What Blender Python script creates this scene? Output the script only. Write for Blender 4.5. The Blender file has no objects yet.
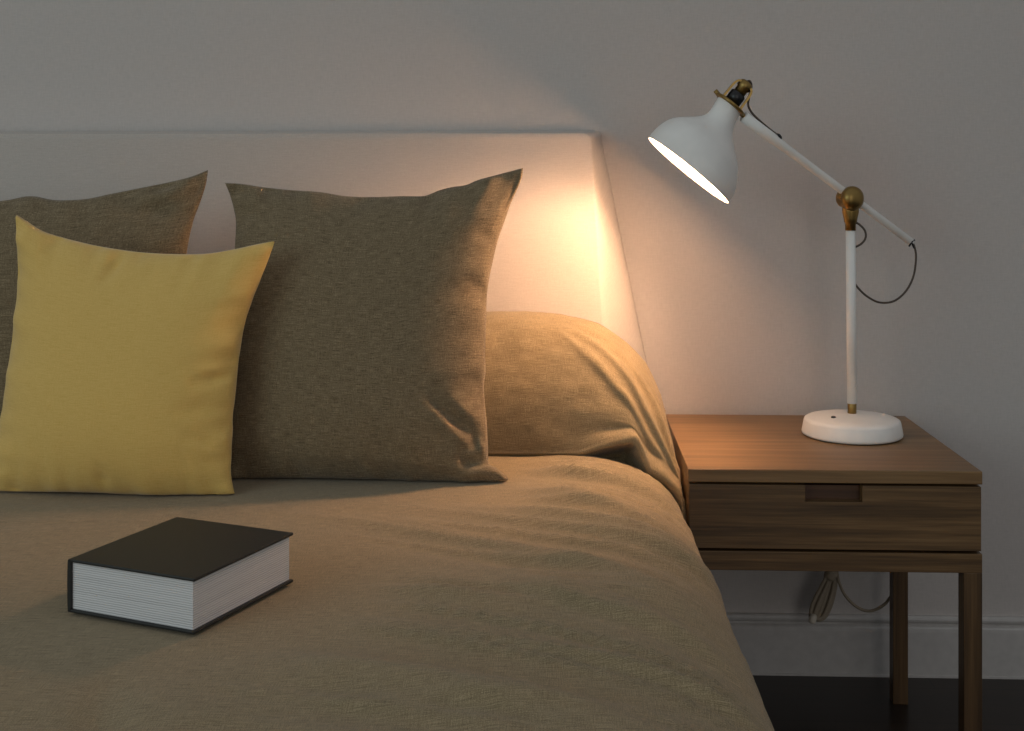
import bpy, bmesh, math, random
from mathutils import Vector, Matrix, noise
random.seed(4)
sc = bpy.context.scene
COL = sc.collection
R = math.radians

# ------------------------------------------------------------------ camera
FPX = 1270.0
PSI = R(2.25)
HOR = 169.0
CAM = Vector((0, 0, 0.905))
cd = bpy.data.cameras.new('camera')
cam = bpy.data.objects.new('camera', cd)
COL.objects.link(cam)
cam.location = CAM
cam.rotation_euler = (R(90), 0, PSI)
cd.sensor_fit = 'HORIZONTAL'
cd.sensor_width = 36
cd.lens = FPX / 1024 * 36
cd.shift_y = -(365.5 - HOR) / 1024
cd.clip_start = 0.05
sc.camera = cam
FW = Vector((-math.sin(PSI), math.cos(PSI), 0))
RT = Vector((math.cos(PSI), math.sin(PSI), 0))
UP = Vector((0, 0, 1))

def ray(px, py):
    return FW + RT * ((px - 512) / FPX) - UP * ((py - HOR) / FPX)

def onplane(px, py, p0, n):
    d = ray(px, py)
    return CAM + d * (n.dot(p0 - CAM) / n.dot(d))

def atY(px, py, Y):
    return onplane(px, py, Vector((0, Y, 0)), Vector((0, 1, 0)))

# ------------------------------------------------------------------ mesh helpers
def obj(name, bm, mat, parent=None, smooth=True, kind=None, recalc=True):
    if recalc:
        bmesh.ops.recalc_face_normals(bm, faces=bm.faces[:])
    me = bpy.data.meshes.new(name)
    bm.to_mesh(me)
    bm.free()
    me.materials.append(mat)
    for p in me.polygons:
        p.use_smooth = smooth
    o = bpy.data.objects.new(name, me)
    COL.objects.link(o)
    if parent is not None:
        o.parent = parent
        o.matrix_parent_inverse = parent.matrix_world.inverted()
    if kind:
        o['kind'] = kind
    return o

def thing(name, label, cat, loc, group=None):
    o = bpy.data.objects.new(name, None)
    COL.objects.link(o)
    o.location = loc
    o.empty_display_size = 0.05
    o['label'] = label
    o['category'] = cat
    if group:
        o['group'] = group
    bpy.context.view_layer.update()
    return o

def tag(o, label, cat, group=None):
    o['label'] = label
    o['category'] = cat
    if group:
        o['group'] = group
    return o

def bevel(o, w, seg=2, angle=30):
    m = o.modifiers.new('bevel', 'BEVEL')
    m.width = w
    m.segments = seg
    m.limit_method = 'ANGLE'
    m.angle_limit = R(angle)
    m.harden_normals = False
    n = o.modifiers.new('wn', 'WEIGHTED_NORMAL')
    n.keep_sharp = True
    return o

def add_box(bm, x0, x1, y0, y1, z0, z1):
    vs = [bm.verts.new((x, y, z)) for x in (x0, x1) for y in (y0, y1) for z in (z0, z1)]
    for f in ((0, 1, 3, 2), (4, 6, 7, 5), (0, 4, 5, 1), (2, 3, 7, 6), (0, 2, 6, 4), (1, 5, 7, 3)):
        bm.faces.new([vs[i] for i in f])

def box(x0, x1, y0, y1, z0, z1):
    bm = bmesh.new()
    add_box(bm, x0, x1, y0, y1, z0, z1)
    return bm

def basis(ax):
    ax = ax.normalized()
    t = Vector((0, 1, 0)) if abs(ax.y) < .9 else Vector((1, 0, 0))
    u = ax.cross(t).normalized()
    v = ax.cross(u).normalized()
    return ax, u, v

def add_lathe(bm, origin, ax, prof, n=40, off=None, cap0=False, cap1=False):
    """prof: list of (s, r) along ax; off: optional list of Vectors shifting each ring."""
    ax, u, v = basis(ax)
    rings = []
    for i, (s, r) in enumerate(prof):
        c = origin + ax * s + (off[i] if off else Vector())
        if r < 1e-6:
            rings.append([bm.verts.new(c)])
        else:
            rings.append([bm.verts.new(c + (u * math.cos(a) + v * math.sin(a)) * r)
                          for a in (2 * math.pi * k / n for k in range(n))])
    for a, b in zip(rings, rings[1:]):
        if len(a) == 1 and len(b) == 1:
            continue
        for k in range(n):
            k2 = (k + 1) % n
            if len(a) == 1:
                bm.faces.new((a[0], b[k2], b[k]))
            elif len(b) == 1:
                bm.faces.new((a[k], a[k2], b[0]))
            else:
                bm.faces.new((a[k], a[k2], b[k2], b[k]))
    if cap0 and len(rings[0]) > 1:
        bm.faces.new(rings[0][::-1])
    if cap1 and len(rings[-1]) > 1:
        bm.faces.new(rings[-1])
    return rings

def spline(pts, sub=8):
    out = []
    P = [pts[0]] + list(pts) + [pts[-1]]
    for i in range(1, len(P) - 2):
        p0, p1, p2, p3 = P[i - 1], P[i], P[i + 1], P[i + 2]
        for k in range(sub):
            t = k / sub
            out.append(0.5 * ((2 * p1) + (p2 - p0) * t + (2 * p0 - 5 * p1 + 4 * p2 - p3) * t * t
                              + (3 * p1 - p0 - 3 * p2 + p3) * t ** 3))
    out.append(Vector(pts[-1]))
    return out

def add_tube(bm, pts, r, n=10):
    pts = [Vector(p) for p in pts]
    prev = None
    rings = []
    for i, p in enumerate(pts):
        d = (pts[min(i + 1, len(pts) - 1)] - pts[max(i - 1, 0)]).normalized()
        if prev is None:
            _, u, v = basis(d)
        else:
            u = (prev - d * prev.dot(d)).normalized()
            v = d.cross(u)
        prev = u
        rr = r[i] if isinstance(r, (list, tuple)) else r
        rings.append([bm.verts.new(p + (u * math.cos(a) + v * math.sin(a)) * rr)
                      for a in (2 * math.pi * k / n for k in range(n))])
    for a, b in zip(rings, rings[1:]):
        for k in range(n):
            bm.faces.new((a[k], a[(k + 1) % n], b[(k + 1) % n], b[k]))
    bm.faces.new(rings[0][::-1])
    bm.faces.new(rings[-1])

def smoothstep(a, b, x):
    t = max(0.0, min(1.0, (x - a) / (b - a)))
    return t * t * (3 - 2 * t)

def N3(x, y, z=0.0):
    return noise.noise(Vector((x, y, z)))

def lerp_table(tab, x):
    if x <= tab[0][0]:
        return tab[0][1]
    for (x0, y0), (x1, y1) in zip(tab, tab[1:]):
        if x <= x1:
            return y0 + (y1 - y0) * (x - x0) / (x1 - x0)
    return tab[-1][1]

# ------------------------------------------------------------------ materials
def srgb(r, g, b):
    f = lambda c: (c / 255 / 12.92) if c / 255 <= .04045 else ((c / 255 + .055) / 1.055) ** 2.4
    return (f(r), f(g), f(b), 1)

class NT:
    def __init__(self, name):
        self.m = bpy.data.materials.new(name)
        self.m.use_nodes = True
        self.t = self.m.node_tree
        self.b = self.t.nodes['Principled BSDF']
    def n(self, typ, **kw):
        nd = self.t.nodes.new(typ)
        for k, v in kw.items():
            if k in nd.inputs:
                nd.inputs[k].default_value = v
            else:
                setattr(nd, k, v)
        return nd
    def l(self, a, b):
        self.t.links.new(a, b)
    def coords(self, which, scale):
        tc = self.n('ShaderNodeTexCoord')
        mp = self.n('ShaderNodeMapping')
        mp.inputs['Scale'].default_value = scale
        self.l(tc.outputs[which], mp.inputs['Vector'])
        return mp.outputs['Vector']
    def noise(self, vec, scale=1.0, detail=2.0, rough=.5):
        nd = self.n('ShaderNodeTexNoise')
        nd.inputs['Scale'].default_value = scale
        nd.inputs['Detail'].default_value = detail
        nd.inputs['Roughness'].default_value = rough
        self.l(vec, nd.inputs['Vector'])
        return nd.outputs['Fac']
    def math(self, op, a, b):
        nd = self.n('ShaderNodeMath', operation=op)
        for i, x in enumerate((a, b)):
            if isinstance(x, (int, float)):
                nd.inputs[i].default_value = x
            else:
                self.l(x, nd.inputs[i])
        return nd.outputs[0]
    def ramp(self, fac, stops):
        nd = self.n('ShaderNodeValToRGB')
        el = nd.color_ramp.elements
        while len(el) < len(stops):
            el.new(.5)
        for e, (p, c) in zip(el, stops):
            e.position = p
            e.color = c
        self.l(fac, nd.inputs['Fac'])
        return nd.outputs['Color']
    def bump(self, h, strength, dist):
        nd = self.n('ShaderNodeBump')
        nd.inputs['Strength'].default_value = strength
        nd.inputs['Distance'].default_value = dist
        self.l(h, nd.inputs['Height'])
        self.l(nd.outputs['Normal'], self.b.inputs['Normal'])

def set_in(b, **kw):
    for k, v in kw.items():
        b.inputs[k.replace('_', ' ')].default_value = v

def linen(name, lo, mid, hi, bump=.5, sheen=.15, fine=1.0):
    t = NT(name)
    a = t.noise(t.coords('UV', (45, 700 * fine, 1)), 1, 3, .6)      # weft slubs
    b = t.noise(t.coords('UV', (700 * fine, 60, 1)), 1, 3, .6)      # warp threads
    c = t.noise(t.coords('UV', (420 * fine, 420 * fine, 1)), 1, 2, .6)
    s = t.math('ADD', t.math('MULTIPLY', a, .42), t.math('ADD', t.math('MULTIPLY', b, .25), t.math('MULTIPLY', c, .33)))
    t.l(t.ramp(s, [(.36, lo), (.5, mid), (.64, hi)]), t.b.inputs['Base Color'])
    t.bump(s, bump, .002)
    set_in(t.b, Roughness=.95, Sheen_Weight=sheen, Sheen_Roughness=.5, Specular_IOR_Level=.1)
    return t.m

def wood(name, dark, mid, light, axis='X', rough=.42, scale=1.0):
    t = NT(name)
    lo, hi = 1.6 * scale, 55 * scale
    sca = {'X': (lo, hi, hi), 'Z': (hi, hi, lo), 'Y': (hi, lo, hi)}[axis]
    v = t.coords('Object', sca)
    a = t.noise(v, 1, 5, .62)
    sca2 = tuple(x * 5 for x in sca)
    b = t.noise(t.coords('Object', sca2), 1, 3, .6)
    s = t.math('ADD', t.math('MULTIPLY', a, .7), t.math('MULTIPLY', b, .3))
    t.l(t.ramp(s, [(.34, dark), (.5, mid), (.66, light)]), t.b.inputs['Base Color'])
    t.bump(s, .12, .002)
    set_in(t.b, Roughness=rough, Specular_IOR_Level=.4)
    return t.m

def plain(name, col, rough=.5, metal=0.0, spec=.5, bumpy=0.0, bscale=60):
    t = NT(name)
    v = t.coords('Object', (1, 1, 1))
    n = t.noise(v, bscale, 3, .5)
    d = tuple(c * .94 for c in col[:3]) + (1,)
    e = tuple(min(1, c * 1.05) for c in col[:3]) + (1,)
    t.l(t.ramp(n, [(.3, d), (.7, e)]), t.b.inputs['Base Color'])
    if bumpy:
        t.bump(n, bumpy, .002)
    set_in(t.b, Roughness=rough, Metallic=metal, Specular_IOR_Level=spec)
    return t.m

M = {}
M['brown'] = linen('brown_linen', srgb(82, 71, 53), srgb(121, 106, 82), srgb(160, 143, 114), bump=.5, fine=1.25)
M['spread'] = linen('bedspread_linen', srgb(98, 86, 62), srgb(142, 125, 95), srgb(184, 165, 131), bump=.55, fine=2.2)
M['yellow'] = linen('yellow_cotton', srgb(210, 172, 92), srgb(220, 184, 106), srgb(228, 194, 118), sheen=.3, bump=.12, fine=1.3)
M['board'] = linen('headboard_fabric', srgb(180, 172, 164), srgb(188, 180, 172), srgb(196, 188, 180), bump=.1, fine=1.0)
def wallpaper():
    t = NT('wallpaper')
    a = t.noise(t.coords('Object', (60, 60, 420)), 1, 3, .6)
    b = t.noise(t.coords('Object', (420, 420, 60)), 1, 3, .6)
    s = t.math('ADD', t.math('MULTIPLY', a, .5), t.math('MULTIPLY', b, .5))
    t.l(t.ramp(s, [(.3, srgb(188, 182, 177)), (.7, srgb(202, 195, 190))]), t.b.inputs['Base Color'])
    t.bump(s, .25, .001)
    set_in(t.b, Roughness=.8, Specular_IOR_Level=.2)
    return t.m
M['wall'] = wallpaper()
M['trim'] = plain('baseboard_paint', srgb(190, 186, 182), .5, bumpy=.02)
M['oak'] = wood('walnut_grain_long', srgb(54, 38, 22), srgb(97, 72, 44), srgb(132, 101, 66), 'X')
M['oak_lit'] = wood('lamplit_grain', srgb(98, 72, 44), srgb(126, 96, 62), srgb(148, 116, 78), 'X', .38)  # same wood, lightened to paint in the lamplight on top and left side
M['oak_leg'] = wood('leg_grain', srgb(58, 41, 24), srgb(88, 65, 40), srgb(112, 85, 54), 'Z')
M['oak_in'] = wood('recess_grain', srgb(60, 38, 24), srgb(82, 54, 34), srgb(98, 66, 44), 'X')
M['white'] = plain('white_enamel', srgb(236, 234, 229), .38, spec=.45, bscale=20)
M['shade_in'] = plain('white_inner_enamel', srgb(250, 248, 244), .6, spec=.2, bscale=20)
M['brass'] = plain('antique_brass', srgb(150, 124, 74), .38, 1.0, bscale=80)
M['black'] = plain('black_plastic', srgb(22, 22, 24), .35, bscale=80)
M['cable'] = plain('grey_brown_cable', srgb(84, 72, 62), .7, bumpy=.2, bscale=500)
M['cord'] = plain('cord_sleeve', srgb(150, 137, 118), .6, bscale=300)
M['plug'] = plain('plug_plastic', srgb(208, 198, 182), .4, bscale=60)
M['cover'] = plain('black_book_cloth', srgb(38, 38, 36), .5, spec=.35, bumpy=.12, bscale=700)
M['glide'] = plain('black_glide', srgb(14, 12, 11), .7)

def floor_mat():
    t = NT('dark_wood_floor')
    v = t.coords('Object', (1.2, 14, 1))
    a = t.noise(v, 1, 5, .6)
    br = t.n('ShaderNodeTexBrick')
    br.inputs['Scale'].default_value = 1
    br.inputs['Brick Width'].default_value = 1.3
    br.inputs['Row Height'].default_value = .14
    br.inputs['Mortar Size'].default_value = .0015
    t.l(t.coords('Object', (1, 1, 1)), br.inputs['Vector'])
    mx = t.n('ShaderNodeMix', data_type='RGBA')
    t.l(br.outputs['Fac'], mx.inputs['Factor'])
    t.l(t.ramp(a, [(.3, srgb(26, 20, 16)), (.7, srgb(44, 34, 27))]), mx.inputs[6])
    mx.inputs[7].default_value = srgb(10, 8, 7)
    t.l(mx.outputs[2], t.b.inputs['Base Color'])
    set_in(t.b, Roughness=.32, Specular_IOR_Level=.35)
    return t.m
M['floor'] = floor_mat()

def pages_mat():
    t = NT('page_edges')
    v = t.coords('Object', (6, 6, 520))
    a = t.noise(v, 1, 2, .6)
    w = t.n('ShaderNodeTexWave', wave_type='BANDS', bands_direction='Z')
    w.inputs['Scale'].default_value = 140
    w.inputs['Distortion'].default_value = 1.2
    w.inputs['Detail'].default_value = 1
    t.l(t.coords('Object', (1, 1, 1)), w.inputs['Vector'])
    s = t.math('ADD', t.math('MULTIPLY', a, .5), t.math('MULTIPLY', w.outputs['Fac'], .5))
    t.l(t.ramp(s, [(.2, srgb(178, 177, 178)), (.42, srgb(206, 205, 206)), (.7, srgb(222, 221, 221))]), t.b.inputs['Base Color'])
    t.bump(s, .5, .001)
    set_in(t.b, Roughness=.8, Specular_IOR_Level=.15)
    return t.m
M['pages'] = pages_mat()

LAMP_E = 760.0
def bulb_mat():
    m = bpy.data.materials.new('warm_bulb')
    m.use_nodes = True
    nt = m.node_tree
    nt.nodes.clear()
    e = nt.nodes.new('ShaderNodeEmission')
    e.inputs['Color'].default_value = (1, .59, .345, 1)
    e.inputs['Strength'].default_value = LAMP_E
    o = nt.nodes.new('ShaderNodeOutputMaterial')
    nt.links.new(e.outputs[0], o.inputs[0])
    return m
M['bulb'] = bulb_mat()

# ------------------------------------------------------------------ the setting
WALLY = 2.30
def struct(name, bm, m, smooth=False):
    return obj(name, bm, m, None, smooth, 'structure')
struct('wall_back', box(-3.2, 3.0, WALLY, WALLY + .12, 0, 2.7), M['wall'])
struct('floor', box(-3.2, 3.0, -2.6, WALLY + .12, -.05, 0), M['floor'])
bm = bmesh.new()
prof = [(0, .107), (.007, .107), (.0095, .105), (.0105, .101), (.0095, .097), (.006, .094), (.0055, .090), (.0095, .0885),
        (.012, .086), (.0125, .080), (.0125, .004), (.0145, .0035), (.0145, 0), (0, 0)]
rA = [bm.verts.new((-3.2, WALLY - d, z)) for d, z in prof]
rB = [bm.verts.new((3.0, WALLY - d, z)) for d, z in prof]
for i in range(len(prof)):
    j = (i + 1) % len(prof)
    bm.faces.new((rA[i], rA[j], rB[j], rB[i]))
bm.faces.new(rA); bm.faces.new(rB[::-1])
struct('baseboard_back', bm, M['trim'])

# ------------------------------------------------------------------ bed (headboard + base)
BZ = 0.460
def front_y(z):
    return 2.215 - (0.972 - z) * 0.17
bed = thing('bed', 'double bed with a pale padded fabric headboard sloping at its right edge', 'bed', (-.72, 1.2, 0))
def rounded_outline(top_x, bot_x, left_x, top_z, bot_z, rad, kink=None):
    pts = []
    pts.append((left_x, bot_z))
    pts.append((left_x, top_z - rad))
    for k in range(1, 7):
        a = math.pi - k * math.pi / 2 / 7
        pts.append((left_x + rad + rad * math.cos(a), top_z - rad + rad * math.sin(a)))
    nx = 30
    for k in range(nx + 1):
        x = left_x + rad + (top_x - rad - left_x - rad) * k / nx
        pts.append((x, top_z))
    for k in range(1, 9):
        a = math.pi / 2 - k * math.pi / 2 / 9
        pts.append((top_x - rad + rad * math.cos(a), top_z - rad + rad * math.sin(a)))
    n = 20
    for k in range(n + 1):
        z = top_z - rad + (bot_z - top_z + rad) * k / n
        f = lerp_table(kink, z) if kink else top_x
        pts.append((f, z))
    return pts
back = rounded_outline(.072, 0, -1.66, .974, .12, .012, [(.12, .172), (.46, .172), (.962, .0705), (1.0, .0705)])
front = rounded_outline(.050, 0, -1.64, .967, .12, .016, [(.12, .076), (.50, .074), (.951, .050), (1.0, .050)])
bm = bmesh.new()
rings = []
steps = [(0, 0), (.03, .12), (.10, .20), (.25, .36), (.45, .56), (.62, .73)]
for q_ in range(1, 9):
    t_ = q_ / 8
    steps.append((.62 * (1 - t_) ** 2 + 2 * .88 * t_ * (1 - t_) + t_ * t_, .73 * (1 - t_) ** 2 + 2 * 1.0 * t_ * (1 - t_) + t_ * t_))
for f, g in steps:
    ring = []
    for (bx, bz), (fx, fz) in zip(back, front):
        x = bx + (fx - bx) * f
        z = bz + (fz - bz) * f
        yb = WALLY - .004
        y = yb + (front_y(z) - yb) * g
        ring.append(bm.verts.new((x, y, z)))
    rings.append(ring)
n = len(back)
for a, b in zip(rings, rings[1:]):
    for k in range(n):
        bm.faces.new((a[k], a[(k + 1) % n], b[(k + 1) % n], b[k]))
bm.faces.new(rings[-1])
bm.faces.new(rings[0][::-1])
uvl = bm.loops.layers.uv.new('UVMap')
for f in bm.faces:
    for l in f.loops:
        l[uvl].uv = (l.vert.co.x, l.vert.co.z + (WALLY - l.vert.co.y) * .5)
hb = obj('headboard', bm, M['board'], bed)
bm = box(-1.60, .12, .17, 2.10, .12, .30)
bb = bevel(obj('bed_base', bm, M['board'], bed, False), .01)
for x in (-1.52, .05):
    for y in (.25, 1.95):
        bm = bmesh.new()
        add_lathe(bm, Vector((x, y, 0)), Vector((0, 0, 1)), [(0, .02), (.12, .028)], 20, cap0=True, cap1=True)
        obj('leg', bm, M['oak_leg'], bed)

# ------------------------------------------------------------------ bedspread
XL = -1.64
def xedge(Y):
    return lerp_table([(0.2, .206), (1.0, .199), (1.45, .190), (1.75, .181), (1.86, .178), (2.4, .178)], Y)
RX, RZ = .15, .085
# arc stations across the bed: (kind, parameter)
us = []
for k in range(60):
    us.append(('t', XL + RX + k / 60 * (-.85 - XL - RX)))
for k in range(150):
    us.append(('t', -.85 + k / 150 * (.85)))
NX_T = len(us)
for k in range(14):
    us.append(('m', k / 14))
for k in range(40):
    us.append(('e', k / 39 * math.pi / 2))
for k in range(1, 34):
    us.append(('s', k / 33))
left = [('S', 1 - k / 14) for k in range(14)] + [('E', math.pi / 2 * (1 - k / 12)) for k in range(12)]
us = left + us

def bed_section(st, Y):
    """base point (x, z) and outward normal (nx, nz) and arc length coordinate"""
    k, p = st
    xe = xedge(Y)
    x0 = xe - RX
    if k == 't':
        return p, BZ, 0., 1., p
    if k == 'm':
        x = p * x0
        return x, BZ, 0., 1., x
    if k == 'e':
        x = x0 + RX * math.sin(p); z = BZ - RZ * (1 - math.cos(p))
        nx, nz = math.sin(p) / RX, math.cos(p) / RZ
        l = math.hypot(nx, nz)
        return x, z, nx / l, nz / l, x0 + p * .12
    if k == 's':
        return xe - .006 * math.sin(p * 3.0), BZ - RZ - p * .26, 1., 0., x0 + .188 + p * .26
    if k == 'E':
        x = XL + RX - RX * math.sin(p); z = BZ - RZ * (1 - math.cos(p))
        return x, z, -math.sin(p), math.cos(p), XL + RX - p * .12
    return XL, BZ - RZ - p * .26, -1., 0., XL + RX - .188 - p * .26

def book_mask(x, y):
    d = math.hypot((x + .40) / .17, (y - 1.34) / .20)
    return smoothstep(1.0, 1.7, d)

def spread_disp(x, y, z, a):
    edge = smoothstep(-.12, .14, a)
    soft = (N3(x * 2.1 + 3, y * 2.6, 1) * .0035)
    # long soft folds running across the bed, curling down over its side
    warp = .05 * N3(x * 2 + 9, y * 2, 4)
    q = y + warp + .62 * (.5 * (x + .26 + math.sqrt((x + .26) ** 2 + .02))) + .05 * x * N3(y * 1.3, 2.2, 8)
    r1 = N3(x * 1.1, q * 11, 2)
    r2 = N3(x * 1.8 + 5, q * 24, 6)
    fold = (max(0, r1) ** 1.3) * .032 + r2 * .009
    amp = .25 + .75 * smoothstep(-.42, -.02, a)
    amp *= 1 - .85 * smoothstep(.10, .21, a)
    amp *= 1 - .8 * smoothstep(1.86, 1.97, y)
    cr = (1 - abs(N3(x * .75 + 2, q * 7.5, 12))) ** 10 * .0135 + (1 - abs(N3(x * 1.1 + 7, q * 13, 15))) ** 11 * .0080
    fold = fold * .5 + cr
    d = soft + fold * amp + .0012 * N3(x * 18, y * 18, 3)
    # gentle dents at the front left
    d -= .007 * math.exp(-((x + .37 + (y - 1.0) * .25) / .02) ** 2) * smoothstep(1.28, 1.12, y) * .8
    d += .004 * math.exp(-((x + .30 + (y - 1.0) * .3) / .05) ** 2) * smoothstep(1.28, 1.1, y)
    d += .005 * math.exp(-((y - 1.03 - .04 * N3(x * 3, 1, 1)) / .012) ** 2) * smoothstep(-.3, -.15, x) * .6
    pm = smoothstep(1.58, 1.70, y) * (1 - smoothstep(-.08, .03, x))
    return d * book_mask(x, y) * (1 - pm) - .001 * pm + .0005

CREASE = 1.974
def hump_h(x, a):
    if a > .2165:
        return .06 * max(0, 1 - (a - .2165) / .10)
    return lerp_table([(-1.62, 0), (-1.5, .15), (-1.38, .2), (-.06, .2035), (.0, .199), (.06, .187), (.11, .166), (.142, .146), (.163, .118), (.171, .10), (.178, .06)], x)

rows = []
ys = []
y = .12
ny = 210
for k in range(ny):
    t = k / (ny - 1)
    ys.append(.14 + (CREASE - .14) * (t ** .85))
bm = bmesh.new()
uvl = bm.loops.layers.uv.new('UVMap')
uvs = {}
def addrow(fn, vcoord):
    row = []
    for st in us:
        co, a = fn(st)
        v = bm.verts.new(co)
        uvs[v] = (a, vcoord)
        row.append(v)
    rows.append(row)
# front hem hangs down over the foot end
for k in range(12):
    zf = .20 + k / 12 * .2
    def fn(st, zf=zf):
        x, z, nx, nz, a = bed_section(st, .14)
        return Vector((x, .128 - .006 * N3(x * 6, zf, 2), min(z, zf))), a
    addrow(fn, zf - .4)
for Y in ys:
    def fn(st, Y=Y):
        x, z, nx, nz, a = bed_section(st, Y)
        d = spread_disp(x, Y, z, a)
        zz = z + nz * d
        # sink into the tuck
        t = smoothstep(CREASE - .006, CREASE, Y)
        zz -= .010 * t * nz
        return Vector((x + nx * d - .006 * t * nx, Y, zz)), a
    addrow(fn, Y)
# the hump over the sleeping pillows: lip, front bulge, crown, back
nh = 96
vl = CREASE
phases = [(0, k / 8) for k in range(9)] + [(1, k / 10) for k in range(1, 11)] + [(2, (k / 84) ** 1.15) for k in range(1, 85)]
for ph, w in phases:
    def fn(st, w=w, ph=ph):
        x, z, nx, nz, a = bed_section(st, 1.98)
        H = hump_h(x, a)
        ang = w * R(128)
        cth, sth = math.cos(ang), math.sin(ang)
        # the cloth's lower edge is a soft rolled rim, lifted off the bed at one place near the right end
        ca = (a - .088) / (.060 if a < .088 else .026)
        cav = .034 * max(0, 1 - abs(ca)) ** 1.2
        rim = math.exp(-((a - .085) / .055) ** 2) * (1 if a < .085 else 0) + (1 if a >= .085 else 0)
        tail = smoothstep(.06, .15, a)
        rho = .0025 + .0060 * rim
        Ly = 1.965 - .014 * rim - lerp_table([(-9, 0), (.07, 0), (.16, .028), (.28, .10), (.5, .10)], a)
        Lo = .004 * tail
        depth = .144 * (.72 + .30 * min(1, H / .2))
        y0 = 2.118 - depth
        if ph == 0:          # hidden layer running forward over the bed
            yb_ = CREASE + .005 + 1.7 * cav
            Yy = yb_ + (Ly + rho - yb_) * w
            off = -.008 + .0105 * w ** 2 + cav * w ** .4
            X = x + nx * (off + Lo * w)
            Z = z + nz * off
        elif ph == 1:        # the rolled rim
            an = -math.pi / 2 + w * math.pi * .75
            Yy = Ly + rho - rho * math.cos(an)
            off = .0025 + cav + rho * (1 + math.sin(an))
            X = x + nx * (off + Lo)
            Z = z + nz * off
        else:
            w2 = w
            ang = w2 * R(124)
            cth, sth = math.cos(ang), math.sin(ang)
            fy = 2.118 - (abs(cth) ** .92) * math.copysign(depth, cth)
            fz = H * (max(0, sth) ** .95)
            fold = 0.0
            for c0, am, sl in ((.115, .007, .34), (.150, .011, .32), (.182, .011, .26), (.212, .008, .18)):
                c = c0 - sl * (w2 - .15) + .018 * N3(w * 4, c0 * 30, 1)
                fold += am * math.exp(-((a - c) / .0105) ** 2) * smoothstep(.03, .14, w2) * (1 - smoothstep(.30, .62, w2))
            d = .0035 * N3(a * 7 + 4, w * 3, 2) + .0022 * N3(a * 16, w * 7, 5) + .0012 * N3(a * 40, w * 18, 7)
            an = math.pi * .25
            off0 = .0025 + cav + rho * (1 + math.sin(an))
            yr = Ly + rho - rho * math.cos(an)
            e = math.exp(-w2 / .13)
            gr = math.exp(-((w2 - .05) / .03) ** 2) - math.exp(-(.05 / .03) ** 2) * math.exp(-w2 / .01)
            s0 = 1 - math.exp(-w2 / .02)
            X = x + nx * ((off0 + Lo) * e + (fold * .5 + d * .4) * s0)
            Z = z + nz * (off0 * e + .002 * s0) + fz + (fold * .4 + d * .8) * s0
            Yy = fy + (yr - y0) * e + .006 * rim * gr - (fold * .9 + d * .8) * s0
        Yy = min(Yy, front_y(Z) - .010)
        return Vector((min(X, .1815), Yy, Z)), a
    vl += .0044
    addrow(fn, vl)
for a, b in zip(rows, rows[1:]):
    for i in range(len(us) - 1):
        f = bm.faces.new((a[i], a[i + 1], b[i + 1], b[i]))
        for l in f.loops:
            l[uvl].uv = uvs[l.vert]
sp = obj('bedspread', bm, M['spread'], None, True, recalc=False)
tag(sp, 'brown linen bedspread covering the mattress and tucked over the pillows at its head', 'bedspread')
sm = sp.modifiers.new('solid', 'SOLIDIFY')
sm.thickness = .003
sm.offset = -1

def bed_top(x, y):
    """height of the spread's top near the pillows"""
    return BZ + max(0, spread_disp(x, y, 0, x)) + .0005

# ------------------------------------------------------------------ pillows
def resample(pl, ts):
    P = spline([Vector((p[0], p[1], 0)) for p in pl], 8)
    L = [0]
    for a, b in zip(P, P[1:]):
        L.append(L[-1] + (b - a).length)
    out = []
    for t in ts:
        s = t * L[-1]
        i = 0
        while i < len(L) - 2 and L[i + 1] < s:
            i += 1
        f = (s - L[i]) / max(1e-9, L[i + 1] - L[i])
        out.append(P[i].lerp(P[i + 1], min(1, max(0, f))))
    return out

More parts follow.
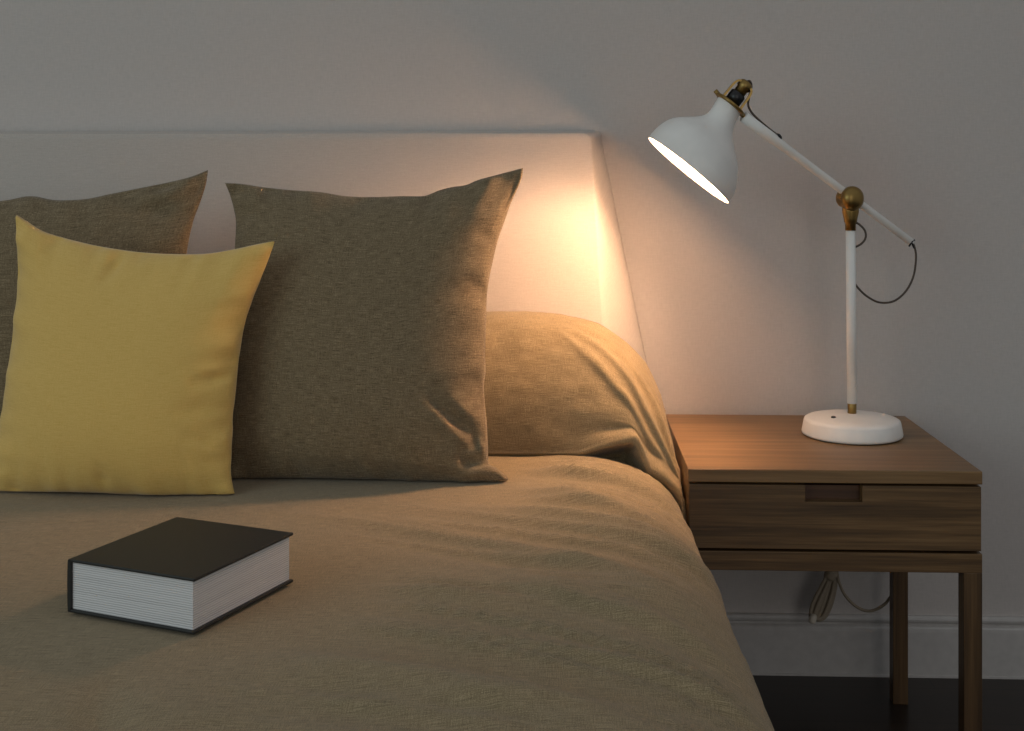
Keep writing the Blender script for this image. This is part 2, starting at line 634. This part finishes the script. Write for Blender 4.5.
def pillow(name, top, right, bottom, left, Y0, z0, lean, T, mat, seed, dents=(), pucker=.0068, yaw=0, sag=1.0, back=1.0, width=.45):
    """top/bottom left->right, left/right top->bottom, in photo pixels on the pillow's own seam plane"""
    NU = 96
    ts = []
    for k in range(NU + 1):
        t = k / NU
        ts.append(t + .0 if False else (t * .55 + .45 * (t * t * (3 - 2 * t))))
    B = resample(bottom, ts); Tt = resample(top, ts)
    Lf = resample(left, ts); Rt_ = resample(right, ts)
    upv = Vector((0, math.sin(lean), math.cos(lean)))
    nn = Vector((math.sin(yaw) * math.cos(lean), -math.cos(yaw) * math.cos(lean), math.sin(lean)))
    p0 = Vector((0, Y0, z0))
    bm = bmesh.new()
    uvl = bm.loops.layers.uv.new('UVMap')
    uv = {}
    F = [[None] * (NU + 1) for _ in range(NU + 1)]
    K = [[None] * (NU + 1) for _ in range(NU + 1)]
    c00, c10, c01, c11 = Tt[0], Tt[-1], B[0], B[-1]
    for j, v in enumerate(ts):
        for i, u in enumerate(ts):
            P = (Tt[i] * (1 - v) + B[i] * v) + (Lf[j] * (1 - u) + Rt_[j] * u) \
                - (c00 * (1 - u) * (1 - v) + c10 * u * (1 - v) + c01 * (1 - u) * v + c11 * u * v)
            w = onplane(P.x, P.y, p0, nn)
            a, b = 2 * u - 1, 2 * v - 1
            fu = max(0, 1 - abs(a) ** 2.4) ** .54
            fv = max(0, 1 - abs(b) ** 2.4) ** .56
            th = T * fu * fv
            lowb = 1 + .18 * sag * b * (1 - abs(a) ** 2)       # filling settles low
            th *= lowb
            edge_u, edge_v = 1 - abs(a), 1 - abs(b)
            m_u = math.exp(-(edge_u / .16)) * smoothstep(0, .03, edge_u)
            m_v = math.exp(-(edge_v / .16)) * smoothstep(0, .03, edge_v)
            inner = smoothstep(0, .06, min(edge_u, edge_v))
            def wr(side):
                s = seed + side * 31
                pu = N3(v * 15 + s, math.copysign(3, a) + u * 1.5, s) * m_u
                pv = N3(u * 15 + s, math.copysign(5, b) + v * 1.5, s + 4) * m_v
                big = N3(u * 2.6 + s, v * 2.6, s) * .35 + N3(u * 5.5 + s, v * 5.5 + s, 2) * .16
                return pucker * (2.4 * pu + 2.4 * pv + .75 * big * inner)
            def dent():
                d = 0
                for (x0, y0, x1, y1, wd, dp) in dents:
                    ex, ey = x1 - x0, y1 - y0
                    l2 = ex * ex + ey * ey
                    tt = ((P.x - x0) * ex + (P.y - y0) * ey) / l2
                    tc = max(0, min(1, tt))
                    dd = math.hypot(P.x - x0 - ex * tc, P.y - y0 - ey * tc)
                    fall = 1 - .6 * abs(tc - .5) * 2
                    d += dp * fall * math.exp(-(dd / wd) ** 2)
                return d * smoothstep(0, .04, min(edge_u, edge_v))
            onb = i in (0, NU) or j in (0, NU)
            hf = w + nn * (0 if onb else th + wr(0) * 1.0 + dent())
            hb_ = w - nn * (0 if onb else th * back + wr(1))
            for q in (hf, hb_):
                zmin = bed_top(q.x, q.y) + .0015
                if q.z < zmin:
                    q.z = zmin + (0 if onb else .0)
            F[j][i] = bm.verts.new(hf)
            uv[F[j][i]] = (u * width, -v * width)
            if onb:
                K[j][i] = F[j][i]
            else:
                K[j][i] = bm.verts.new(hb_)
                uv[K[j][i]] = (u * width, -v * width)
    for j in range(NU):
        for i in range(NU):
            for G, rev in ((F, False), (K, True)):
                q = [G[j][i], G[j + 1][i], G[j + 1][i + 1], G[j][i + 1]]
                if rev:
                    q = q[::-1]
                try:
                    f = bm.faces.new(q)
                    for l in f.loops:
                        l[uvl].uv = uv[l.vert]
                except ValueError:
                    pass
    return obj(name, bm, mat, None, True, recalc=False)

right_p = pillow('pillow',
    [(225, 183), (243, 184), (262, 187), (290, 190), (320, 192), (345, 196), (372, 197), (403, 196), (424, 196), (440, 190), (452, 187), (466, 185), (478, 180), (500, 174), (523, 168)],
    [(523, 168), (522, 177), (517, 190), (511, 203), (505, 220), (498, 240), (494, 256), (490, 275), (487, 296), (486, 330), (485, 355), (486, 370), (484, 385), (485, 405), (487, 425), (488, 445), (489, 463), (497, 468), (506, 476), (509, 484)],
    [(222, 482), (240, 482), (270, 480), (310, 480), (360, 481), (400, 482), (430, 485), (460, 487), (485, 487), (509, 484)],
    [(225, 183), (230, 195), (234, 210), (236, 225), (234, 260), (232, 300), (231, 350), (230, 400), (228, 440), (222, 482)],
    1.812, BZ + .004, R(16), .082, M['brown'], 3.3,
    dents=[(438, 404, 474, 437, 6, -.011), (452, 398, 482, 425, 8, .006), (428, 410, 470, 446, 6, .008), (466, 452, 484, 436, 5, -.010), (462, 460, 478, 466, 4, -.008), (470, 474, 500, 468, 6, .006),
           (480, 440, 487, 458, 4, .010), (410, 470, 380, 440, 14, -.004), (482, 240, 495, 243, 5, -.005), (452, 192, 446, 230, 9, .003), (470, 285, 486, 292, 8, -.005), (468, 380, 484, 384, 7, -.006), (425, 197, 436, 215, 7, -.006),
           (370, 198, 362, 215, 8, -.005), (236, 215, 262, 222, 9, -.008)],
    width=.47, back=.75)
tag(right_p, 'square brown linen pillow standing alone right of the yellow cushion', 'pillow', 'brown linen pillows against the headboard')
left_p = pillow('pillow',
    [(-238, 186), (-200, 196), (-150, 203), (-60, 204), (0, 201), (30, 196), (55, 200), (85, 199), (110, 194), (145, 187), (165, 183), (190, 177), (208, 170)],
    [(208, 170), (206, 184), (200, 203), (193, 222), (188, 245), (184, 275), (183, 320), (186, 380), (193, 440), (204, 474)],
    [(-236, 474), (-150, 473), (0, 473), (120, 473), (204, 474)],
    [(-238, 186), (-226, 250), (-218, 330), (-222, 400), (-236, 474)],
    1.872, BZ + .004, R(15), .060, M['brown'], 8.1,
    dents=[(150, 203, 190, 190, 8, .010), (140, 215, 178, 212, 9, -.009), (160, 190, 178, 186, 6, -.004)], width=.47)
tag(left_p, 'brown linen pillow partly hidden behind the yellow cushion at far left', 'pillow', 'brown linen pillows against the headboard')
yel = pillow('cushion',
    [(16, 214), (27, 221), (45, 232), (80, 242), (110, 248), (150, 253), (200, 254), (230, 250), (258, 244), (275, 241)],
    [(275, 241), (266, 266), (252, 300), (244, 328), (239, 358), (236, 390), (233, 415), (232, 440), (231, 473), (235, 495)],
    [(-20, 490), (0, 492), (50, 493), (100, 494), (150, 497), (200, 499), (235, 495)],
    [(16, 214), (18, 250), (18, 290), (14, 330), (8, 375), (0, 425), (-9, 460), (-20, 490)],
    1.717, BZ + .004, R(13), .062, M['yellow'], 5.7,
    dents=[(128, 256, 112, 285, 6, -.008), (205, 384, 234, 376, 6, -.011), (210, 374, 236, 366, 7, .005), (196, 440, 230, 444, 7, -.006), (190, 412, 226, 404, 8, -.005),
           (22, 225, 40, 250, 8, .004), (110, 488, 112, 470, 6, -.006), (150, 255, 140, 285, 10, .004)], pucker=.0062, width=.38)
tag(yel, 'plain yellow square cushion leaning in front of the brown pillows', 'cushion')

# ------------------------------------------------------------------ book
bw, bl, bt = .150, .178, .056
A = onplane(194, 635, Vector((0, 0, BZ + .0035)), UP)
Bp = onplane(293.5, 582, Vector((0, 0, BZ + .0035)), UP)
Cp = onplane(70.5, 611, Vector((0, 0, BZ + .0035)), UP)
d1 = (Bp - A); d1.z = 0
ang = math.atan2(d1.y, d1.x)
bl = d1.length
yv = d1.normalized()
xv = Vector((-yv.y, yv.x, 0))
if xv.dot(Cp - A) < 0:
    xv = -xv
bw = xv.dot(Cp - A)
zb = BZ + .0035
def bpt(s, t, h):           # s across from the fore edge to the spine, t from bottom to top edge
    q = A + xv * s + yv * t
    return Vector((q.x, q.y, zb + h))
book = thing('book', 'thick black hardcover book lying closed on the brown bedspread', 'book', A + (xv * bw + yv * bl) * .5 + Vector((0, 0, .0)))
def slab(s0, s1, t0, t1, h0, h1):
    bm = bmesh.new()
    vs = [bm.verts.new(bpt(s, t, h)) for s in (s0, s1) for t in (t0, t1) for h in (h0, h1)]
    for f in ((0, 1, 3, 2), (4, 6, 7, 5), (0, 4, 5, 1), (2, 3, 7, 6), (0, 2, 6, 4), (1, 5, 7, 3)):
        bm.faces.new([vs[i] for i in f])
    return bm
BT = .0530
o = obj('front_cover', slab(0, bw, 0, bl, BT - .003, BT), M['cover'], book, False); bevel(o, .0009)
o = obj('back_cover', slab(0, bw, 0, bl, 0, .003), M['cover'], book, False); bevel(o, .0009)
bm = bmesh.new()
prof = []
for k in range(13):
    a = -math.pi / 2 + math.pi * k / 12
    prof.append((bw - .001 + .0018 * max(0, math.cos(a)) ** .5, BT / 2 + BT / 2 * math.sin(a) * (1 if abs(math.sin(a)) > .99 else .99)))
inner = [(bw - .0035, BT - .001), (bw - .0035, .001)]
ring = prof + inner
a_ = [bm.verts.new(bpt(s, 0, h)) for s, h in ring]
b_ = [bm.verts.new(bpt(s, bl, h)) for s, h in ring]
for i in range(len(ring)):
    j = (i + 1) % len(ring)
    bm.faces.new((a_[i], a_[j], b_[j], b_[i]))
bm.faces.new(a_); bm.faces.new(b_[::-1])
obj('spine', bm, M['cover'], book, False)
o = obj('page_block', slab(.0035, bw - .0036, .003, bl - .003, .0031, BT - .0031), M['pages'], book, False)

# ------------------------------------------------------------------ nightstand
NY0, NY1 = 1.868, 2.284
TZ = atY(835, 470.3, NY0).z
NX0, NX1 = atY(688.3, 470, NY0).x, atY(982.6, 470, NY0).x
ns = thing('nightstand', 'walnut brown wooden nightstand with one drawer and slim square legs', 'nightstand', ((NX0 + NX1) / 2, (NY0 + NY1) / 2, 0))
k = NY0 / FPX * .991
z_top_lo = TZ - .0190
z_drw_hi = z_top_lo - .0035
z_drw_lo = TZ - 79.6 * k
z_rail_hi = z_drw_lo - .004
z_rail_lo = TZ - 101.5 * k
o = obj('tabletop', box(NX0, NX1, NY0, NY1, z_top_lo, TZ), M['oak_lit'], ns, False); bevel(o, .0012)
# carcass: sides, back, bottom
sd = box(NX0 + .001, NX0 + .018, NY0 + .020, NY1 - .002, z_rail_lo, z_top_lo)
o = obj('side_panel', sd, M['oak_lit'], ns, False); bevel(o, .0008)  # left side wears the lightened wood, lamplight put into its colour
sd = box(NX1 - .018, NX1 - .001, NY0 + .020, NY1 - .002, z_rail_lo, z_top_lo)
o = obj('side_panel', sd, M['oak'], ns, False); bevel(o, .0008)
o = obj('back_panel', box(NX0 + .018, NX1 - .018, NY1 - .018, NY1 - .004, z_rail_lo, z_top_lo), M['oak'], ns, False)
o = obj('bottom_panel', box(NX0 + .018, NX1 - .018, NY0 + .022, NY1 - .018, z_rail_lo + .004, z_rail_hi), M['oak'], ns, False)
o = obj('front_rail', box(NX0 + .012, NX1, NY0 + .001, NY0 + .022, z_rail_lo, z_rail_hi), M['oak'], ns, False); bevel(o, .0008)
# drawer with a notch cut in its upper edge
dx0, dx1 = NX0 + .0015, NX1 - .0015
nx0 = atY(805.5, 490, NY0).x; nx1 = atY(862.5, 490, NY0).x
nz = TZ - 32 * k
def notched(bm):
    pts = [(dx0, z_drw_lo), (dx1, z_drw_lo), (dx1, z_drw_hi), (nx1, z_drw_hi), (nx1, nz), (nx0, nz), (nx0, z_drw_hi), (dx0, z_drw_hi)]
    f_ = [bm.verts.new((x, NY0 + .001, z)) for x, z in pts]
    r_ = [bm.verts.new((x, NY0 + .019, z)) for x, z in pts]
    bm.faces.new(f_); bm.faces.new(r_[::-1])
    for i in range(8):
        j = (i + 1) % 8
        bm.faces.new((f_[i], r_[i], r_[j], f_[j]))
bm = bmesh.new(); notched(bm)
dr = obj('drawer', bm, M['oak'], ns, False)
bevel(dr, .0007)
bm = box(dx0 + .03, dx1 - .03, NY0 + .0195, NY0 + .30, z_drw_lo + .004, z_drw_hi - .004)
o = obj('drawer_box', bm, M['oak_in'], dr, False)
LW = .0265
def leg(x0, x1, y0, y1, zt):
    bm = box(x0, x1, y0, y1, 0.0, zt)
    
    o = obj('leg', bm, M['oak_leg'], ns, False)
    bevel(o, .0008)
leg(NX1 - LW, NX1, NY0 + .001, NY0 + .001 + LW, z_rail_lo + .0005)
leg(NX0 + .001, NX0 + .021, NY0 + .023, NY0 + .043, z_rail_lo)
leg(.5595, .5845, 2.170, 2.195, z_rail_lo)
leg(NX0 + .001, NX0 + .021, 2.170, 2.197, z_rail_lo)

# ------------------------------------------------------------------ desk lamp
LY = 2.115
S = LY / FPX
LB = Vector((atY(852, 300, LY).x, LY, TZ))
lamp = thing('desk_lamp', 'white jointed desk lamp with brass fittings, switched on, on the nightstand', 'lamp', LB)
bm = bmesh.new()
add_lathe(bm, LB, UP, [(.0008, 0), (.0008, .077), (.003, .0808), (.006, .0812), (.023, .0780), (.0268, .0765), (.0290, .0725), (.031, .060), (.0335, .040), (.0355, .020), (.0365, .010), (.0365, 0)], 72)
o = obj('base', bm, M['white'], lamp)
bm = bmesh.new()
add_lathe(bm, LB, UP, [(0, 0), (0, .0765), (.0012, .0775)], 48)
obj('base_pad', bm, M['black'], lamp)
sw = Vector(onplane(833.5, 418, Vector((0, 0, TZ + .0325)), UP))
bm = bmesh.new()
add_lathe(bm, sw, UP, [(-.004, .0042), (.0015, .0042), (.003, .003), (.003, 0)], 16)
obj('switch', bm, M['black'], lamp)
def lz(py):
    return atY(851, py, LY).z
Zc0, Zc1 = lz(411), lz(402)
bm = bmesh.new()
add_lathe(bm, Vector((LB.x, LY, 0)), UP, [(Zc0 - .012, .0072), (Zc1, .0072), (Zc1 + .001, .006)], 24, cap0=True, cap1=True)
obj('collar', bm, M['brass'], lamp)
Zp1 = lz(228)
ptop = Vector((atY(850.5, 228, LY).x, LY, Zp1))
bm = bmesh.new()
add_tube(bm, [Vector((LB.x, LY, Zc1 - .002)), ptop], .0079, 28)
obj('pole', bm, M['white'], lamp)
# brass knuckle at the top of the pole
jc = atY(851.5, 197, LY - .012)
bm = bmesh.new()
add_lathe(bm, ptop - UP * .004, UP, [(0, .0088), (.012, .0088), (.014, .0105), (.020, .0112), (.030, .0135), (.046, .0135), (.052, .009)], 28, cap0=True, cap1=True)
obj('knuckle', bm, M['brass'], lamp)
armY = LY
jx = atY(851, 197, armY)
HY = 2.01                                   # the head swings forward of the pole
SH = HY / FPX
pa = atY(744, 117, HY)
_t = (jx - pa); 
pb = pa + _t * 1.0
lo_, hi_ = 1.0, 2.5
def topx(p):
    d = p - CAM
    return 512 + FPX * d.dot(RT) / d.dot(FW)
for _ in range(40):
    md = (lo_ + hi_) / 2
    if topx(pa + _t * md) < 912:
        lo_ = md
    else:
        hi_ = md
pb = pa + _t * lo_
ad = (pb - pa).normalized()
L = (pb - pa).length
side = ad.cross(UP).normalized()            # horizontal, across the arm
if side.y > 0:
    side = -side
def onarm(px, py):
    """point over the arm's own vertical plane that shows at this place"""
    return onplane(px, py, pa, side)
bm = bmesh.new()
jb = onplane(852, 198.5, jx + side * .010, side) - side * .010
add_lathe(bm, jb, side, [(-.013, .011), (-.012, .0150), (.004, .0155), (.006, .0200), (.012, .0205), (.018, .0185), (.023, .0125), (.025, .006), (.0255, 0)], 32, cap0=True)
obj('pivot_knob', bm, M['brass'], lamp)
bm = bmesh.new()
q = jb - ad * .012
add_lathe(bm, q, -ad, [(-.006, .0095), (.004, .0095), (.0055, .0085)], 24, cap0=True, cap1=True)
obj('side_nut', bm, M['brass'], lamp)
# arm
bm = bmesh.new()
cut = (onarm(775, 140) - pa).length
add_tube(bm, [pa, pa + ad * (cut * .9), pa + ad * cut * 1.3, pa + ad * (cut * 2.4), pa + ad * (L - .003), pb], [.0088, .0086, .0072, .0066, .0066, .005], 24)
obj('arm', bm, M['white'], lamp)
# shade
rc = atY(688.2, 170.5, HY)
ax = Vector((.64, .024, .768)).normalized()
lat = Vector((-.768, 0, .64)).normalized()
offs = [(0, 0), (14, 1.5), (28, 3.4), (50, 4.2), (57, 5.6), (64, 7.8), (74, 9.8), (110, 11.2)]
def AO(s):
    return lat * (lerp_table(offs, s) * SH)
prof = [(0, 51), (3, 51.2), (8, 51), (14, 49.8), (20, 47.6), (25, 45.2), (30, 42.2), (35, 37.6), (40, 31.8), (44, 26.8), (48, 22.4), (52, 18.8), (56, 16.4), (60, 15.0), (65, 14.2), (70, 13.8), (75.5, 13.8)]
ctrl = [(1.0, 50.2)]
inn = [(1.2, 50.0)] + [(s, r - 1.0) for s, r in prof[2:]]
def lathe_px(name, prof, mat, parent, n=64, axis_off=True, **kw):
    bm = bmesh.new()
    add_lathe(bm, rc, ax, [(s * SH, r * SH) for s, r in prof], n, [AO(s) for s, r in prof] if axis_off else None, **kw)
    return obj(name, bm, mat, parent)
shade = lathe_px('lamp_shade', prof, M['white'], lamp)
sub = shade.modifiers.new('sub', 'SUBSURF'); sub.levels = 1; sub.render_levels = 1
lathe_px('inner_shade', [(0, 51)] + inn + [(75.5, 0)], M['shade_in'], shade)
# brass bracket ring, fork, socket
lathe_px('bracket_ring', [(75.6, 0), (75.6, 15.5), (76.3, 17.6), (78.3, 17.6), (79, 15.5), (79, 0)], M['brass'], lamp)
def LP(s, r, dy=0.0):
    return rc + ax * (s * SH) + AO(s) + lat * (r * SH) + Vector((0, dy, 0))
bm = bmesh.new()
add_tube(bm, [LP(77.3, -14), LP(76.6, -26), pa + ad * .004], [.0040, .0036, .0055], 14)
obj('bracket_arm', bm, M['brass'], lamp)
bm = bmesh.new()
add_tube(bm, [LP(77.3, 14), LP(78.5, 20.5)], [.0036, .0036], 14)
obj('tilt_stub', bm, M['brass'], lamp)
lathe_px('socket', [(79, 0), (79, 8.2), (90, 8.2), (91.5, 7), (91.5, 0)], M['black'], lamp, 28)
lathe_px('socket_cap', [(91.4, 0), (91.4, 6.2), (97, 6.2), (98, 7.4), (103.5, 7.2), (105.5, 5), (105.5, 0)], M['brass'], lamp, 28)
for sgn in (1, -1):
    bm = bmesh.new()
    pts = spline([LP(78, sgn * 10.6), LP(86, sgn * 10.4), LP(95, sgn * 10), LP(100.5, sgn * 8.4), LP(102.5, sgn * 4.5)], 6)
    yv_ = Vector((0, 1, 0))
    prev = None
    for i, p in enumerate(pts):
        t_ = (pts[min(i + 1, len(pts) - 1)] - pts[max(i - 1, 0)]).normalized()
        nn_ = t_.cross(yv_).normalized()
        cur = [bm.verts.new(p + yv_ * a + nn_ * b) for a, b in ((-.0065, -.0017), (.0065, -.0017), (.0065, .0017), (-.0065, .0017))]
        if prev:
            for q in range(4):
                bm.faces.new((prev[q], prev[(q + 1) % 4], cur[(q + 1) % 4], cur[q]))
        else:
            bm.faces.new(cur)
        prev = cur
    bm.faces.new(prev[::-1])
    obj('fork', bm, M['brass'], lamp, False)
# bulb
BS = 44
bm = bmesh.new()
pr = []
rb = 6.5
for k in range(0, 15):
    a = math.pi * k / 18
    pr.append((BS - rb * math.cos(a), rb * math.sin(a)))
pr += [(BS + 17, 6.8), (BS + 22, 6.6)]
add_lathe(bm, rc, ax, [(s * SH, r * SH) for s, r in pr], 32, [AO(50) for _ in pr], cap1=True)
obj('bulb', bm, M['bulb'], lamp)
bm = bmesh.new()
add_lathe(bm, rc, ax, [(s * SH, r * SH) for s, r in [(BS + 21.5, 0), (BS + 21.5, 7.4), (75, 7.4)]], 24, [AO(50), AO(50), AO(72)])
obj('bulb_holder', bm, M['black'], lamp)
# cables
def cable(pts, r=.0018, dy=0.0, m='cable', name='cable', at=lambda x, y: atY(x, y, LY)):
    bm = bmesh.new()
    add_tube(bm, spline([at(x, y) + Vector((0, dy if len(q) == 0 else q[0], 0)) for x, y, *q in pts], 8), r, 10)
    return obj(name, bm, M[m], lamp)
cable([(745.5, 82.5), (749.5, 81), (751.5, 86), (749.5, 96), (748.2, 105), (752, 113), (760, 121), (770, 129.5), (776, 134.5, -.004), (779, 139, 0)], at=onarm)
cable([(855, 222), (860, 225), (865, 231), (865.5, 238), (861, 244), (853, 248.5, .004)])
cable([(911, 241), (914.5, 247), (916, 258), (913.5, 276), (906, 291), (894, 301), (880, 302.5), (868, 297), (859, 289), (852, 279, .004)], at=lambda x, y: atY(x, y, LY + (pb.y - LY) * smoothstep(852, 912, x)))
bm = bmesh.new()
q0 = onarm(775.5, 134) + side * .004; q1 = onarm(780, 139.5) + side * .003
add_tube(bm, [q0, q0.lerp(q1, .3), q0.lerp(q1, .7), q1], [.0016, .0036, .0036, .0016], 12)
obj('cable_clip', bm, M['black'], lamp)
bm = bmesh.new()
add_tube(bm, [atY(909, 246.5, pb.y - .006), atY(912, 241.5, pb.y - .008), atY(914.5, 240, pb.y - .003)], .0015, 8)
add_tube(bm, [atY(911.5, 242, pb.y - .008), atY(914, 248, pb.y - .002)], .0015, 8)
obj('cable_grommet', bm, M['black'], lamp)

# ------------------------------------------------------------------ bundled cord under the table
CY = 2.215
hang = atY(834, 566, CY)
cord = thing('power_cord', 'bundled power cord hanging below the nightstand in front of the baseboard', 'cord', (hang.x, CY, hang.z))
def cp(px, py, dy=0.0):
    return atY(px, py, CY) + Vector((0, dy, 0))
rnd = random.Random(7)
for i in range(6):
    dx = (i - 2.5) * 1.9
    dy = (i % 3 - 1) * .004
    e = rnd.uniform(-2, 2)
    bm = bmesh.new()
    loop = [cp(833 + dx * .3, 566, dy), cp(826 + dx * .8, 583, dy), cp(817 + dx, 604 + e, dy), cp(813.5 + dx * .7, 616 + e, dy), cp(817 + dx * .8, 620.5 + e, dy + .003),
            cp(823 + dx, 617 + e, dy + .005), cp(829 + dx, 602 + e, dy + .005), cp(833 + dx * .8, 584, dy + .004), cp(834.5 + dx * .3, 566, dy + .002)]
    add_tube(bm, spline(loop, 8), .0034, 10)
    obj('cord_loop', bm, M['cord'], cord)
bm = bmesh.new()
add_lathe(bm, cp(832, 571.5), (cp(828.5, 579.5) - cp(832, 571.5)), [(0, .010), (.004, .0108), (.010, .0108), (.014, .010)], 20, cap0=True, cap1=True)
obj('cord_tie', bm, M['cord'], cord)
bm = bmesh.new()
d_ = (cp(810.5, 619, -.012) - cp(815.5, 602, -.012))
add_lathe(bm, cp(812.6, 612, -.012), d_, [(0, .004), (.002, .0055), (.006, .0062), (.010, .0066), (.0135, .0062), (.0155, .004), (.0155, 0)], 18, cap0=True)
obj('plug', bm, M['plug'], cord)
bm = bmesh.new()
add_tube(bm, spline([cp(836.5, 566), cp(838.5, 580), cp(845, 595), (cp(857, 607)), cp(870, 611), cp(883, 605.5), cp(891, 596), cp(900, 580), cp(903, 566)], 8), .0026, 10)
obj('hanging_cable', bm, M['cord'], cord)

# ------------------------------------------------------------------ light
w = bpy.data.worlds.new('room_light')
sc.world = w
w.use_nodes = True
nt = w.node_tree
bg = nt.nodes['Background']
tc = nt.nodes.new('ShaderNodeTexCoord')
sx = nt.nodes.new('ShaderNodeSeparateXYZ')
nt.links.new(tc.outputs['Generated'], sx.inputs[0])
rp = nt.nodes.new('ShaderNodeValToRGB')
mr = nt.nodes.new('ShaderNodeMapRange')
mr.inputs['From Min'].default_value = -1
mr.inputs['From Max'].default_value = 1
nt.links.new(sx.outputs['Z'], mr.inputs['Value'])
nt.links.new(mr.outputs[0], rp.inputs['Fac'])
el = rp.color_ramp.elements
el[0].position = .40; el[0].color = (.60, .60, .60, 1)      # dim far side of the room
el[1].position = .85; el[1].color = (.86, .90, .94, 1)      # pale ceiling
nt.links.new(rp.outputs['Color'], bg.inputs['Color'])
bg.inputs['Strength'].default_value = .335

def area(name, loc, target, sx, sy, power, col):
    l = bpy.data.lights.new(name, 'AREA')
    l.shape = 'RECTANGLE'
    l.size = sx; l.size_y = sy
    l.energy = power
    l.color = col
    o = bpy.data.objects.new(name, l)
    COL.objects.link(o)
    o.location = loc
    o.rotation_euler = (Vector(target) - Vector(loc)).to_track_quat('-Z', 'Y').to_euler()
    return o
area('window_light', (-2.8, -1.2, 1.6), (-.4, 1.7, .5), 2.2, 1.8, 25, (.74, .93, .95))
area('front_fill_light', (.9, -2.4, 1.3), (.6, 2.2, .5), 1.0, 2.0, 11, (1.0, .96, .92))  # invented fill at front right, brightens the wall and under the nightstand

# ------------------------------------------------------------------ look
sc.view_settings.view_transform = 'Standard'
sc.view_settings.look = 'None'
sc.view_settings.gamma = 1
sc.view_settings.use_curve_mapping = False
sc.view_settings.exposure = 0
sc.cycles.use_denoising = True
sc.cycles.use_guiding = True
sc.cycles.max_bounces = 14
sc.cycles.diffuse_bounces = 12
sc.cycles.sample_clamp_indirect = 30
